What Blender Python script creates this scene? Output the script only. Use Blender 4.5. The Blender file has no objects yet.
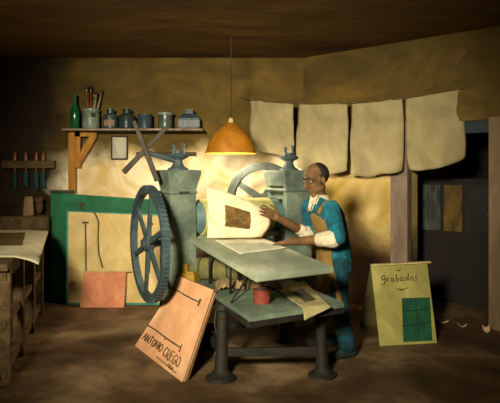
import bpy, bmesh, math, random
from mathutils import Vector, Matrix, noise
random.seed(7)
V = Vector
COL = bpy.context.scene.collection
SC = bpy.context.scene
F, HY, HC = 536.0, 172.0, 1.6          # focal length in pixels, horizon row, eye height

def P(px, py, Y):                       # pixel of the photograph at depth Y -> point in the room
    return V(((px-250)*Y/F, Y, HC-(py-HY)*Y/F))
def FL(px, py, z=0.0):                  # pixel -> point on a level surface of height z
    Y = (HC-z)*F/(py-HY); return V(((px-250)*Y/F, Y, z))

# ------------------------------------------------------------------ materials
def lin(h):
    c = [int(h[i:i+2], 16)/255 for i in (0, 2, 4)]
    return tuple((x/12.92 if x <= .04045 else ((x+.055)/1.055)**2.4) for x in c)
MATS = {}
def mat(name, a, b=None, scale=6, rough=.75, metal=0, bump=.25, detail=6, contrast=.5, bscale=None, dist=.6, stretch=None, sss=None, c=None, trans=0, emit=0, spec=.3, brush=.28):
    if name in MATS: return MATS[name]
    m = bpy.data.materials.new(name); m.use_nodes = True
    nt = m.node_tree; N = nt.nodes; L = nt.links; bs = N['Principled BSDF']
    tc = N.new('ShaderNodeTexCoord'); mp = N.new('ShaderNodeMapping')
    L.new(tc.outputs['Object'], mp.inputs['Vector'])
    if stretch: mp.inputs['Scale'].default_value = stretch
    nz = N.new('ShaderNodeTexNoise'); nz.inputs['Scale'].default_value = scale; nz.inputs['Detail'].default_value = detail
    nz.inputs['Distortion'].default_value = dist; nz.inputs['Roughness'].default_value = .62
    L.new(mp.outputs[0], nz.inputs['Vector'])
    rp = N.new('ShaderNodeValToRGB'); cr = rp.color_ramp
    w = .5*(1-contrast)
    cr.elements[0].position = .5-.22+w*.2; cr.elements[1].position = .5+.22-w*.2
    cr.elements[0].color = lin(a)+(1,); cr.elements[1].color = lin(b or a)+(1,)
    if c:
        e = cr.elements.new(.5); e.color = lin(c)+(1,)
    L.new(nz.outputs['Fac'], rp.inputs['Fac'])
    nb = N.new('ShaderNodeTexNoise'); nb.inputs['Scale'].default_value = scale*.55; nb.inputs['Detail'].default_value = 8; nb.inputs['Distortion'].default_value = 1.6; nb.inputs['Roughness'].default_value = .7
    L.new(mp.outputs[0], nb.inputs['Vector'])
    mv = N.new('ShaderNodeMapRange'); mv.inputs['From Min'].default_value = .3; mv.inputs['From Max'].default_value = .7; mv.inputs['To Min'].default_value = 1-brush; mv.inputs['To Max'].default_value = 1+brush*.7
    L.new(nb.outputs['Fac'], mv.inputs['Value'])
    hs = N.new('ShaderNodeHueSaturation'); L.new(rp.outputs[0], hs.inputs['Color']); L.new(mv.outputs[0], hs.inputs['Value'])
    rp = hs
    L.new(rp.outputs[0], bs.inputs['Base Color'])
    bs.inputs['Roughness'].default_value = rough; bs.inputs['Metallic'].default_value = metal
    bs.inputs['Specular IOR Level'].default_value = spec
    if bump:
        n2 = N.new('ShaderNodeTexNoise'); n2.inputs['Scale'].default_value = bscale or scale*5; n2.inputs['Detail'].default_value = 4
        L.new(mp.outputs[0], n2.inputs['Vector'])
        bp = N.new('ShaderNodeBump'); bp.inputs['Strength'].default_value = bump; bp.inputs['Distance'].default_value = .02
        L.new(n2.outputs['Fac'], bp.inputs['Height']); L.new(bp.outputs[0], bs.inputs['Normal'])
    if emit:
        L.new(rp.outputs[0], bs.inputs['Emission Color']); bs.inputs['Emission Strength'].default_value = emit
    if trans:
        tr = N.new('ShaderNodeBsdfTranslucent'); mx = N.new('ShaderNodeMixShader'); mx.inputs[0].default_value = trans
        L.new(rp.outputs[0], tr.inputs['Color']); out = N['Material Output']
        L.new(bs.outputs[0], mx.inputs[1]); L.new(tr.outputs[0], mx.inputs[2]); L.new(mx.outputs[0], out.inputs['Surface'])
    MATS[name] = m; return m

def wall_mat(nm='wall_plaster', w0='bfa367', w1='e8dab6', shade_left=True):
    # ochre plaster with lamplight painted in: ragged cream band, darker above and near the floor
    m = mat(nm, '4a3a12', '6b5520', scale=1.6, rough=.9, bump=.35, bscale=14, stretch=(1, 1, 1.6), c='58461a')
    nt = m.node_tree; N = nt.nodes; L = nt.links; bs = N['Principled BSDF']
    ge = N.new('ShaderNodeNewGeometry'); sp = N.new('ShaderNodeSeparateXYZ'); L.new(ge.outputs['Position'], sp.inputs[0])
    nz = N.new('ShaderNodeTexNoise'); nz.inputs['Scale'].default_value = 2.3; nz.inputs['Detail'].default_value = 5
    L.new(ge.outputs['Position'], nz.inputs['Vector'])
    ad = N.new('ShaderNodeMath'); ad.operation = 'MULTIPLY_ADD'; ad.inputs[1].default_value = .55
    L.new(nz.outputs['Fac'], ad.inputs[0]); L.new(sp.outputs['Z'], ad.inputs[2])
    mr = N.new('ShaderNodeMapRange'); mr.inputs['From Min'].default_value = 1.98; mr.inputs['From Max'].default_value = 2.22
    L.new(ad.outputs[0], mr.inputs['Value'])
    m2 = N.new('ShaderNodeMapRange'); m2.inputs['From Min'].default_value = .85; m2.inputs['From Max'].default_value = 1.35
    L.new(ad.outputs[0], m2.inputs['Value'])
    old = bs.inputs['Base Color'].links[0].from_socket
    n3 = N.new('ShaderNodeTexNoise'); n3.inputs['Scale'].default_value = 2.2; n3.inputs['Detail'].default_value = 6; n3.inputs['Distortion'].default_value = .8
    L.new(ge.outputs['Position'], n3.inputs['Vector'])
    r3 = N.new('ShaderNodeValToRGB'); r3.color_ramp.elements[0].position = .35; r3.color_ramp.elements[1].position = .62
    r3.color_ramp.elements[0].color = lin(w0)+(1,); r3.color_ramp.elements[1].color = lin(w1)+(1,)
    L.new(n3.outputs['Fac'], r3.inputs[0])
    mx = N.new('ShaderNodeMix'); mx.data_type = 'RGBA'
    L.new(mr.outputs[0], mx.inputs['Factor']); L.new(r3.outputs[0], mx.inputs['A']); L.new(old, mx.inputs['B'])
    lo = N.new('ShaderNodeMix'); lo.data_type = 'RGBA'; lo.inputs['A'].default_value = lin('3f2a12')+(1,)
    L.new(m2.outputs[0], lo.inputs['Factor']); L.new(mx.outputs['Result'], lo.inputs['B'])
    so = N.new('ShaderNodeMix'); so.data_type = 'RGBA'; so.inputs['A'].default_value = lin('2c210e')+(1,)  # left end of the wall darkened: light falloff put into the colour
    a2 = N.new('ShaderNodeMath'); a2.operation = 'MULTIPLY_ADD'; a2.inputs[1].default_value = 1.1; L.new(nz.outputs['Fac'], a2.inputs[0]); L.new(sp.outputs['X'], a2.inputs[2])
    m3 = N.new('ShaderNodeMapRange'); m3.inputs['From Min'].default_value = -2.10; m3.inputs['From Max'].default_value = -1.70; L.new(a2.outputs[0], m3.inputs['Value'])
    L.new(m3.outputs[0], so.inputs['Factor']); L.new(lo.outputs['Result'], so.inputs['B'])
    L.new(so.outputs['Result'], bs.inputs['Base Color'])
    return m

# ------------------------------------------------------------------ mesh helpers
def BM(): return bmesh.new()
def box(bm, c, s, M=None, bev=0):
    r = bmesh.ops.create_cube(bm, size=1.0)
    vs = r['verts']; c = V(c)
    for v in vs:
        q = V((v.co.x*s[0], v.co.y*s[1], v.co.z*s[2]))
        v.co = (M @ q if M else q) + c
    if bev:
        es = list({e for v in vs for e in v.link_edges})
        bmesh.ops.bevel(bm, geom=es, offset=bev, segments=2, affect='EDGES', profile=.5)
def beam(bm, p0, p1, w, h, up=V((0, 0, 1)), bev=0, w1=None, h1=None):
    p0, p1 = V(p0), V(p1); d = (p1-p0).normalized(); s = d.cross(up)
    if s.length < 1e-4: s = d.cross(V((1, 0, 0)))
    s.normalize(); u = s.cross(d); w1 = w1 or w; h1 = h1 or h
    vs = []
    for p, a, b in ((p0, w, h), (p1, w1, h1)):
        for i, j in ((-1, -1), (1, -1), (1, 1), (-1, 1)): vs.append(bm.verts.new(p+s*(i*a/2)+u*(j*b/2)))
    for f in ((0, 3, 2, 1), (4, 5, 6, 7), (0, 1, 5, 4), (1, 2, 6, 5), (2, 3, 7, 6), (3, 0, 4, 7)): bm.faces.new([vs[i] for i in f])
    if bev: bmesh.ops.bevel(bm, geom=list({e for v in vs for e in v.link_edges}), offset=bev, segments=2, affect='EDGES', profile=.5)
def slab(bm, top, th, down=V((0, 0, -1))):     # polygon (ordered) given thickness
    a = [bm.verts.new(V(p)) for p in top]; b = [bm.verts.new(V(p)+down*th) for p in top]
    n = len(a); bm.faces.new(a); bm.faces.new(b[::-1])
    for i in range(n): bm.faces.new((a[i], b[i], b[(i+1) % n], a[(i+1) % n]))
def frame_of(d):
    d = d.normalized(); s = d.cross(V((0, 0, 1)))
    if s.length < 1e-3: s = V((1, 0, 0))
    s.normalize(); return s, s.cross(d)
def tube(bm, pts, r, n=10, cap=True):
    pts = [V(p) for p in pts]; rs = r if isinstance(r, (list, tuple)) else [r]*len(pts)
    rings = []; s0 = None
    for i, p in enumerate(pts):
        d = pts[min(i+1, len(pts)-1)]-pts[max(i-1, 0)]
        d.normalize()
        if s0 is None: s, u = frame_of(d)
        else:
            s = s0-d*s0.dot(d); s.normalize(); u = s.cross(d)
        s0 = s
        rings.append([bm.verts.new(p+(s*math.cos(t)+u*math.sin(t))*rs[i]) for t in [2*math.pi*k/n for k in range(n)]])
    for a, b in zip(rings, rings[1:]):
        for k in range(n): bm.faces.new((a[k], a[(k+1) % n], b[(k+1) % n], b[k]))
    if cap: bm.faces.new(rings[0][::-1]); bm.faces.new(rings[-1])
def lathe(bm, c, prof, n=28, axis=V((0, 0, 1)), cap=True):
    c = V(c); ax = axis.normalized(); s, u = frame_of(ax)
    rings = []
    for r, z in prof:
        rings.append([bm.verts.new(c+ax*z+(s*math.cos(2*math.pi*k/n)+u*math.sin(2*math.pi*k/n))*max(r, 1e-4)) for k in range(n)])
    for a, b in zip(rings, rings[1:]):
        for k in range(n): bm.faces.new((a[k], a[(k+1) % n], b[(k+1) % n], b[k]))
    if cap: bm.faces.new(rings[0][::-1]); bm.faces.new(rings[-1])
def loft(bm, rings, n=28, cap=True, ang=None):   # rings: (centre, side vec, fwd vec, rs, rf)
    R = []
    for c, s, f, rs, rf in rings:
        c = V(c); ts = [2*math.pi*k/n for k in range(n)] if ang is None else [ang[0]+(ang[1]-ang[0])*k/(n-1) for k in range(n)]
        R.append([bm.verts.new(c+s*(math.sin(t)*rs)+f*(math.cos(t)*rf)) for t in ts])
    m = n if ang is None else n-1
    for a, b in zip(R, R[1:]):
        for k in range(m): bm.faces.new((a[k], a[(k+1) % n], b[(k+1) % n], b[k]))
    if cap and ang is None: bm.faces.new(R[0][::-1]); bm.faces.new(R[-1])
def ell(bm, c, ax, r, seg=20, rg=14):
    M = Matrix((ax[0]*r[0], ax[1]*r[1], ax[2]*r[2])).transposed()
    q = bmesh.ops.create_uvsphere(bm, u_segments=seg, v_segments=rg, radius=1)
    for v in q['verts']: v.co = M @ v.co + V(c)
XYZ = (V((1, 0, 0)), V((0, 1, 0)), V((0, 0, 1)))
def cap_(bm, p0, p1, r0, r1, n=12):
    p0, p1 = V(p0), V(p1)
    ell(bm, p0, XYZ, (r0,)*3, n, 8); ell(bm, p1, XYZ, (r1,)*3, n, 8)
    tube(bm, [p0, p1], [r0, r1], n)
def grid(bm, fn, nu, nv):
    g = [[bm.verts.new(V(fn(i/(nu-1), j/(nv-1)))) for j in range(nv)] for i in range(nu)]
    for i in range(nu-1):
        for j in range(nv-1): bm.faces.new((g[i][j], g[i+1][j], g[i+1][j+1], g[i][j+1]))
def bil(a, b, c, d):                     # a(0,0) b(1,0) c(1,1) d(0,1)
    a, b, c, d = V(a), V(b), V(c), V(d)
    return lambda u, v: a*(1-u)*(1-v)+b*u*(1-v)+c*u*v+d*(1-u)*v

ORG = {}
def link(name, bm, m, parent=None, smooth=False, org=None, solid=0, sub=0, autos=None):
    bmesh.ops.recalc_face_normals(bm, faces=bm.faces[:])
    me = bpy.data.meshes.new(name)
    if parent is not None: o0 = ORG[parent]
    elif org is not None: o0 = V(org)
    else:
        xs = [v.co for v in bm.verts]
        o0 = V(((min(c.x for c in xs)+max(c.x for c in xs))/2, (min(c.y for c in xs)+max(c.y for c in xs))/2, min(c.z for c in xs)))
    for v in bm.verts: v.co -= o0
    bm.to_mesh(me); bm.free()
    ms = m if isinstance(m, (list, tuple)) else [m]
    for x in ms: me.materials.append(x)
    o = bpy.data.objects.new(name, me); COL.objects.link(o)
    if parent is not None: o.parent = parent
    else: o.location = o0
    ORG[o] = o0
    if smooth:
        for p in me.polygons: p.use_smooth = True
        if autos:
            bmx = bmesh.new(); bmx.from_mesh(me)
            for e in bmx.edges:
                if len(e.link_faces) == 2 and e.calc_face_angle(0) > math.radians(autos): e.smooth = False
            bmx.to_mesh(me); bmx.free()
    if solid:
        md = o.modifiers.new('thickness', 'SOLIDIFY'); md.thickness = solid; md.offset = 0
    if sub:
        md = o.modifiers.new('sub', 'SUBSURF'); md.levels = sub; md.render_levels = sub
    return o
def remesh(o, vox, it=4):
    md = o.modifiers.new('rm', 'REMESH'); md.mode = 'VOXEL'; md.voxel_size = vox; md.use_smooth_shade = True
    if it:
        sm = o.modifiers.new('sm', 'SMOOTH'); sm.factor = .5; sm.iterations = it
    dg = bpy.context.evaluated_depsgraph_get(); dg.update()
    me = bpy.data.meshes.new_from_object(o.evaluated_get(dg))
    o.modifiers.clear(); o.data = me
    for p in me.polygons: p.use_smooth = True
    return o
def thing(name, loc, label, cat, group=None):
    o = bpy.data.objects.new(name, None); COL.objects.link(o); o.location = V(loc); o.empty_display_size = .1
    ORG[o] = V(loc); return tag(o, label, cat, group)
def tag(o, label, cat, group=None):
    o['label'] = label; o['category'] = cat
    if group: o['group'] = group
    return o
def struct(o): o['kind'] = 'structure'; return o

# ------------------------------------------------------------------ room shell
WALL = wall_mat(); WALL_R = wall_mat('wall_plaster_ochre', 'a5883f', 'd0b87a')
CEIL = 3.08; BACK = 6.95; CX = .69
RW = V((1.455, -1.2, 0)).normalized(); RN = V((RW.y, -RW.x, 0))      # right wall runs this way, RN points into the room
if RN.y > 0: RN = -RN
def RWP(t, z=0, off=0): return V((CX, BACK, z))+RW*t+RN*off
flr = mat('floor_dirt', '33230f', '8a7352', scale=1.1, rough=.7, bump=.5, bscale=9, c='584229', detail=8, dist=.3, brush=.2, contrast=.3)
bm = BM(); slab(bm, [(-4, -1.0, 0), (6, -1.0, 0), (6, 9, 0), (-4, 9, 0)], .1); struct(link('floor', bm, flr))
bm = BM(); slab(bm, [(-4, -1.0, CEIL+.1), (6, -1.0, CEIL+.1), (6, 9, CEIL+.1), (-4, 9, CEIL+.1)], .1)
struct(link('ceiling', bm, mat('ceiling_brown', '52391a', '7a5c28', scale=1.2, rough=.9, bump=.3, stretch=(.6, 2, 1))))
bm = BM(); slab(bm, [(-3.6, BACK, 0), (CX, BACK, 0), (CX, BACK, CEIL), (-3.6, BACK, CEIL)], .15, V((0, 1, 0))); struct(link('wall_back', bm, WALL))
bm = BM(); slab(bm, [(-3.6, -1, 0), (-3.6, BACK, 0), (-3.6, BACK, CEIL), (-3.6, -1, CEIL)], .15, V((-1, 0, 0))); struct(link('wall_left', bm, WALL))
# right wall with a doorway
T0, T1, TE, DH = 1.413, 2.30, 3.6, 2.14
bm = BM()
for a, b, z0, z1 in ((0, T0, 0, CEIL), (T1, TE, 0, CEIL), (T0, T1, DH, CEIL)):
    slab(bm, [RWP(a, z0), RWP(b, z0), RWP(b, z1), RWP(a, z1)], .28, -RN)
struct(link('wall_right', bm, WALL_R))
post = mat('post_mauve', '6b5a48', '8a7766', scale=3, rough=.8, stretch=(2, 2, .5), bump=.3)
bm = BM(); slab(bm, [RWP(T0-.19, 0, .035), RWP(T0+.01, 0, .035), RWP(T0+.01, DH+.02, .035), RWP(T0-.19, DH+.02, .035)], .10, -RN); struct(link('trim_1', bm, post))
bm = BM(); slab(bm, [RWP(T1-.01, 0, .035), RWP(T1+.17, 0, .035), RWP(T1+.17, DH+.02, .035), RWP(T1-.01, DH+.02, .035)], .10, -RN); struct(link('trim_2', bm, mat('post_brown', '6e5a40', '86704f', scale=3, stretch=(2, 2, .5))))
bm = BM(); slab(bm, [RWP(T0+.011, DH-.13, -.03), RWP(T1-.011, DH-.13, -.03), RWP(T1-.011, DH-.001, -.03), RWP(T0+.011, DH-.001, -.03)], .2, -RN)
struct(link('trim_3', bm, mat('lintel_slate', '1e2a2a', '2b3a39', scale=3)))
# dark little room behind the doorway
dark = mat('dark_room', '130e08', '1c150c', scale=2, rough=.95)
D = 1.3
bm = BM()
slab(bm, [RWP(T0-.5, 0, -D), RWP(T1+.6, 0, -D), RWP(T1+.6, 2.6, -D), RWP(T0-.5, 2.6, -D)], .1, -RN)
slab(bm, [RWP(T0-.5, 0, -.28), RWP(T0-.5, 0, -D), RWP(T0-.5, 2.6, -D), RWP(T0-.5, 2.6, -.28)], .1, -RW)
slab(bm, [RWP(T1+.6, 0, -.28), RWP(T1+.6, 0, -D), RWP(T1+.6, 2.6, -D), RWP(T1+.6, 2.6, -.28)], .1, RW)
slab(bm, [RWP(T0-.5, 2.6, -.28), RWP(T1+.6, 2.6, -.28), RWP(T1+.6, 2.6, -D), RWP(T0-.5, 2.6, -D)], .1, V((0, 0, 1)))
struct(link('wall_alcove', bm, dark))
# pinkish bare plaster patch high on the right wall
bm = BM(); q = [RWP(t, z, .006) for t, z in ((1.83, 2.83), (1.93, 2.88), (2.02, 2.93), (2.08, 2.86), (1.99, 2.77), (1.93, 2.71), (1.95, 2.79))]
slab(bm, q, .006, -RN); struct(link('trim_4', bm, mat('bare_plaster', '5d4023', '6b4a2a', scale=8)))

# ------------------------------------------------------------------ etching press
A = V((.866, .5, 0)); FR = V((.5, -.866, 0)); O = V((-.67, 5.0, 0)); LN = 1.246
def PF(a, f, z): return O+A*a+FR*f+V((0, 0, z))
MR = Matrix((A, -FR, V((0, 0, 1)))).transposed()
iron = mat('press_iron', '4a564b', '76836f', scale=4, rough=.7, bump=.3, c='5f6b5b', spec=.25)
iron_d = mat('press_iron_dark', '364341', '4d5b58', scale=5, rough=.55, bump=.3, spec=.4)
steel = mat('bed_steel', '747f66', 'aab093', scale=2.2, rough=.55, bump=.12, stretch=(1, .4, 1), c='8b947a', spec=.4)
legm = mat('press_leg', '181610', '272317', scale=6, rough=.7)
press = thing('etching_press', PF(.6, 0, 0), 'old blue grey iron etching press with toothed wheel, roller and steel bed', 'printing press')
def sq(bm, a, f, prof):
    R = []
    for z, w, d in prof:
        R.append([bm.verts.new(PF(a+i*w/2, f+j*d/2, z)) for i, j in ((-1, -1), (1, -1), (1, 1), (-1, 1))])
    for p, q in zip(R, R[1:]):
        for k in range(4): bm.faces.new((p[k], p[(k+1) % 4], q[(k+1) % 4], q[k]))
    bm.faces.new(R[0][::-1]); bm.faces.new(R[-1])
for a, w, d in ((0, .25, .26), (LN, .31, .36)):
    bm = BM()
    sq(bm, a, 0, [(0, w+.14, d+.2), (.07, w+.14, d+.2), (.13, w+.02, d+.02), (1.40, w, d), (1.405, w+.03, d+.03), (1.425, w+.03, d+.03), (1.43, w, d), (1.55, w+.06, d+.05), (1.60, w+.08, d+.07), (1.615, w+.08, d+.07), (1.62, w-.02, d-.02)])
    bmesh.ops.bevel(bm, geom=bm.edges[:], offset=.006, segments=1, affect='EDGES')
    c = link('column', bm, iron, press)
    bm = BM(); lathe(bm, PF(a, 0, 0), [(.10, 1.61), (.10, 1.63), (.065, 1.65), (.045, 1.69), (.05, 1.715), (.09, 1.735), (.105, 1.75), (.09, 1.765), (.04, 1.775), (.035, 1.80)], 24)
    s = link('pressure_screw', bm, iron_d, c, smooth=True, autos=35)
    for k in (-1, 1):
        bm = BM(); lathe(bm, PF(a+k*.045, 0, 0), [(.014, 1.755), (.017, 1.775), (.015, 1.80), (.014, 1.845 if k > 0 else 1.83), (.018, 1.85 if k > 0 else 1.835), (.016, 1.875 if k > 0 else 1.855), (.004, 1.88 if k > 0 else 1.86)], 12); link('prong', bm, iron_d, s, smooth=True)
    if a > .5:   # ornament on the inner face: raised bars, groove shade put into their dark colour
        bm = BM()
        for f, z, df, dz in ((0, 1.45, .24, .02), (0, 1.385, .24, .022), (-.09, 1.22, .035, .20), (.09, 1.22, .035, .20), (0, 1.31, .21, .03)):
            box(bm, PF(a-w/2-.004, f, z), (.02, df, dz), MR, .003)
        link('relief', bm, mat('relief_shade_olive', '1d2617', '2a3522', rough=.95, spec=.05), c)
    else:
        bm = BM(); box(bm, PF(a, d/2+.016, 1.415), (.10, .02, .016), MR, .003); link('brass_slot', bm, mat('slot_dark', '30321f', '43432a'), c)
# cross beam between the columns low down
bm = BM(); beam(bm, PF(.05, 0, .42), PF(LN-.05, 0, .42), .14, .2, bev=.01); link('cross_beam', bm, iron_d, press)
# roller with its felt
bm = BM(); lathe(bm, PF(.1, 0, 1.165), [(.05, 0), (.05, .03), (.15, .031), (.156, .04), (.156, LN-.25), (.15, LN-.24), (.05, LN-.239), (.05, LN-.2)], 40, A)
rol = link('roller', bm, mat('roller_blue', '47605f', '6a8482', scale=4, rough=.5), press, smooth=True, autos=35)
bm = BM(); lathe(bm, PF(.215, 0, 1.165), [(.157, 0), (.172, .0), (.174, .02), (.174, .74), (.172, .76), (.157, .76)], 40, A)
link('felt_blanket', bm, mat('felt_yellow', '9c9a4e', 'c4bd78', scale=6, rough=.95, bump=.4), rol, smooth=True, autos=40)

def wheel(name, c, nrm, R, rw, ra, nsp, m, teeth=0, hubr=.07, phase=0.):
    n = nrm.normalized(); s, u = frame_of(n); c = V(c)
    bm = BM(); N = 72
    prof = [(R-rw, -ra*.5), (R-rw, ra*.5), (R-.008, ra*.5), (R, ra*.4), (R, -ra*.4), (R-.008, -ra*.5)]
    rings = [[bm.verts.new(c+n*z+(s*math.cos(2*math.pi*k/N)+u*math.sin(2*math.pi*k/N))*r) for k in range(N)] for r, z in prof]
    for i in range(len(rings)):
        a, b = rings[i], rings[(i+1) % len(rings)]
        for k in range(N): bm.faces.new((a[k], a[(k+1) % N], b[(k+1) % N], b[k]))
    for k in range(teeth):
        t = 2*math.pi*k/teeth; d = s*math.cos(t)+u*math.sin(t)
        beam(bm, c+d*(R-.004)-n*(ra*.46), c+d*(R-.004)+n*(ra*.46), R*2*math.pi/teeth*.5, .03, up=d)
    w = link(name, bm, m, press, smooth=True, autos=30)
    bm = BM(); lathe(bm, c-n*(ra*.7), [(.02, -.02), (hubr*.6, -.02), (hubr*.6, 0), (hubr, .005), (hubr, ra*1.4-.005), (hubr*.6, ra*1.4), (hubr*.6, ra*1.4+.02), (.02, ra*1.4+.02)], 24, n); link('hub', bm, m, w, smooth=True, autos=30)
    for k in range(nsp):
        t = 2*math.pi*k/nsp+phase; d = s*math.cos(t)+u*math.sin(t)
        bm = BM(); beam(bm, c+d*hubr*.8, c+d*(R-rw*.6), rw*.95, ra*.55, up=n, w1=rw*.7, h1=ra*.45, bev=.004); link('spoke', bm, m, w)
    return w
wheel_m = mat('wheel_iron', '2c3a3b', '47585a', scale=6, rough=.5, bump=.3, c='384748', spec=.4)
wc = P(148.5, 243.5, 4.83)
w1 = wheel('toothed_wheel', wc, V((.885, .466, 0)), .515, .06, .06, 6, wheel_m, teeth=76, phase=.35)
bm = BM(); tube(bm, [wc-A*.05, PF(0, wc.dot(FR)-O.dot(FR), wc.z)], .035, 16); link('axle', bm, iron_d, press, smooth=True, autos=40)
rc = P(263, 200, 5.95)
w2 = wheel('rear_wheel', rc, V((.30, .95, 0)), .42, .085, .06, 4, mat('wheel_grey', '2f3430', '474d45', scale=5, rough=.95, spec=.1), phase=1.0, hubr=.075)
bm = BM(); tube(bm, [rc, rc+V((.2, -.25, -.02)), PF(LN, 0, rc.z-.03)], .035, 14); link('axle', bm, iron_d, press, smooth=True)
# crossed star handle on its shaft
hm = mat('handle_wood', '2c261a', '43392a', scale=5, rough=.7, stretch=(2, 2, .6))
hubp = P(144.5, 152, 4.84)
bm = BM(); tube(bm, [hubp, PF(0, 0, 1.70)], [.022, .028], 12); hs = link('star_handle', bm, iron_d, press, smooth=True, autos=40)
for p, q, dy in (((134, 121), (157.5, 181), -.02), ((167, 127), (123.5, 172.5), .02)):
    bm = BM(); beam(bm, P(p[0], p[1], 4.84+dy), P(q[0], q[1], 4.84+dy), .036, .03, up=V((0, 1, 0)), w1=.05, h1=.035, bev=.006); link('handle_bar', bm, hm, hs)
# travelling bed
BL = V((-.545, 4.87, 1.0)); FLc = V((.04, 3.61, .90)); FRc = V((.62, 3.95, .90)); BR = BL+(FRc-FLc)
bed_n = (FRc-FLc).cross(BL-FLc).normalized()
def bedpt(px, py, off=0):
    d = P(px, py, 1.0)-V((0, 0, HC)); o = V((0, 0, HC)); t = (FLc-o).dot(bed_n)/d.dot(bed_n); return o+d*t+bed_n*off
bm = BM(); slab(bm, [BL, FLc, FRc, BR], .045)
bmesh.ops.bevel(bm, geom=bm.edges[:], offset=.006, segments=2, affect='EDGES'); link('press_bed', bm, steel, press)
bm = BM(); slab(bm, [PF(.16, .17, 1.0), BR+V((-.02, .0, 0)), PF(LN-.19, .10, 1.0), PF(LN-.19, -.75, 1.0), PF(.16, -.75, 1.0)], .045); link('press_bed_tail', bm, steel, press)
# lower tray
TZ = .60
t_pts = [FL(200, 282, TZ)+V((-.01, .1, 0)), FL(200, 282, TZ), FL(249, 317, TZ), FL(344, 303, TZ)]
tb = [V((-.60, 5.12, TZ)), V((-.66, 4.86, TZ)), V((-.61, 4.78, TZ)), V((-.33, 4.50, TZ)), t_pts[2], t_pts[3], t_pts[3]+V((-.44, 1.17, 0)), V((.15, 5.45, TZ))]
bm = BM(); slab(bm, tb, .035); link('lower_tray', bm, mat('tray_blue', '4a5a4a', '79876c', scale=3, rough=.55, bump=.2, c='5f6e5b', spec=.4), press)
bm = BM()
for p, q in ((tb[3], tb[4]), (tb[4], tb[5])):
    beam(bm, p+V((.02, .03, -.055)), q+V((0, .03, -.055)), .03, .05)
link('tray_rail', bm, legm, press)
# legs
def leg(top, foot, r):
    bm = BM(); top, foot = V(top), V(foot); d = foot-top
    tube(bm, [top, top+d*.08, top+d*.10, top+d*.55, top+d*.88, top+d*.95, foot+V((0, 0, .015)), foot], [r*1.35, r*1.35, r*.95, r*1.0, r*1.2, r*1.9, r*2.6, r*2.7], 16)
    return link('leg', bm, legm, press, smooth=True, autos=45)
leg((-.215, 4.22, .56), (-.225, 4.16, 0), .046); leg((.555, 4.24, .56), (.57, 4.22, 0), .043)
leg((-.42, 4.86, .56), (-.42, 4.86, 0), .04); leg((.33, 5.1, .56), (.33, 5.1, 0), .04)
for p, q in (((-.225, 4.19, .19), (.565, 4.23, .19)), ((-.42, 4.86, .19), (.33, 5.1, .19)), ((-.225, 4.19, .19), (-.42, 4.86, .19)), ((.565, 4.23, .19), (.33, 5.1, .19))):
    bm = BM(); beam(bm, p, q, .04, .065, bev=.006); link('stretcher', bm, legm, press)
# rods carrying the bed above the tray
for px, py, Y in ((228, 297, 4.32), ):
    pass
for x, y in ((-.16, 4.40), (-.36, 4.80), (.24, 4.72)):
    zt = FLc.z-((x-FLc.x)*bed_n.x+(y-FLc.y)*bed_n.y)/bed_n.z-.045
    bm = BM(); tube(bm, [(x, y, TZ), (x, y, zt)], .011, 10); link('bed_rod', bm, legm, press, smooth=True)

# ------------------------------------------------------------------ papers on the press
cream = mat('paper_cream', 'cfb98c', 'e6d6ae', scale=5, rough=.9, bump=.15, c='dccaa0')
ink = mat('print_ink', '3a2a10', '8a6a30', scale=16, rough=.9, bump=0, c='5b431d', dist=2, contrast=.9)
pts4 = [P(207, 238.3, 4.86), P(262, 237.5, 4.76), P(261, 204, 4.84), P(206, 187, 4.90)]
fb = bil(*pts4)
def sheet_fn(u, v):
    p = fb(u, v)
    bul = math.sin(math.pi*min(1, v*1.0))*.075
    p = p+FR*bul*(.4+.6*u)
    p += V((.045*math.sin(math.pi*v)*u**4, 0, 0))
    if u > .8: p += V((0, 1, 0))*(u-.8)**2*1.6
    p.z += .012*math.sin(u*5)*v
    return p
bm = BM(); grid(bm, sheet_fn, 26, 22)
sh = tag(link('print_sheet', bm, cream, smooth=True, solid=.003), 'curled cream sheet with brown square print, lifted off the press bed by the printer', 'print')
def img_fn(u, v):
    q = sheet_fn(.30+.42*u+.012*noise.noise(V((u*9, v*9, 0))), .25+.46*v-.02*u+.012*noise.noise(V((u*9, v*9, 5))))
    return q+FR*.004
bm = BM(); grid(bm, img_fn, 14, 12); link('print_image', bm, ink, sh, smooth=True)
bm = BM()
pb = bil(bedpt(240, 254.5, .004), bedpt(288, 248.5, .004), bedpt(262, 238, .004), bedpt(213, 240, .004))
grid(bm, lambda u, v: pb(u, v)+V((0, 0, .008*(u*(1-u))*4*abs(noise.noise(V((u*3, v*3, 1))))+.012*max(0, u-.8)*3*(1-v))), 14, 12)
tag(link('paper_sheet', bm, mat('paper_grey', 'b9b795', 'd4d2b4', scale=4, rough=.9, bump=.1), smooth=True, solid=.002), 'pale grey blank sheet lying on the steel bed under the printer\'s hand', 'paper')

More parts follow.
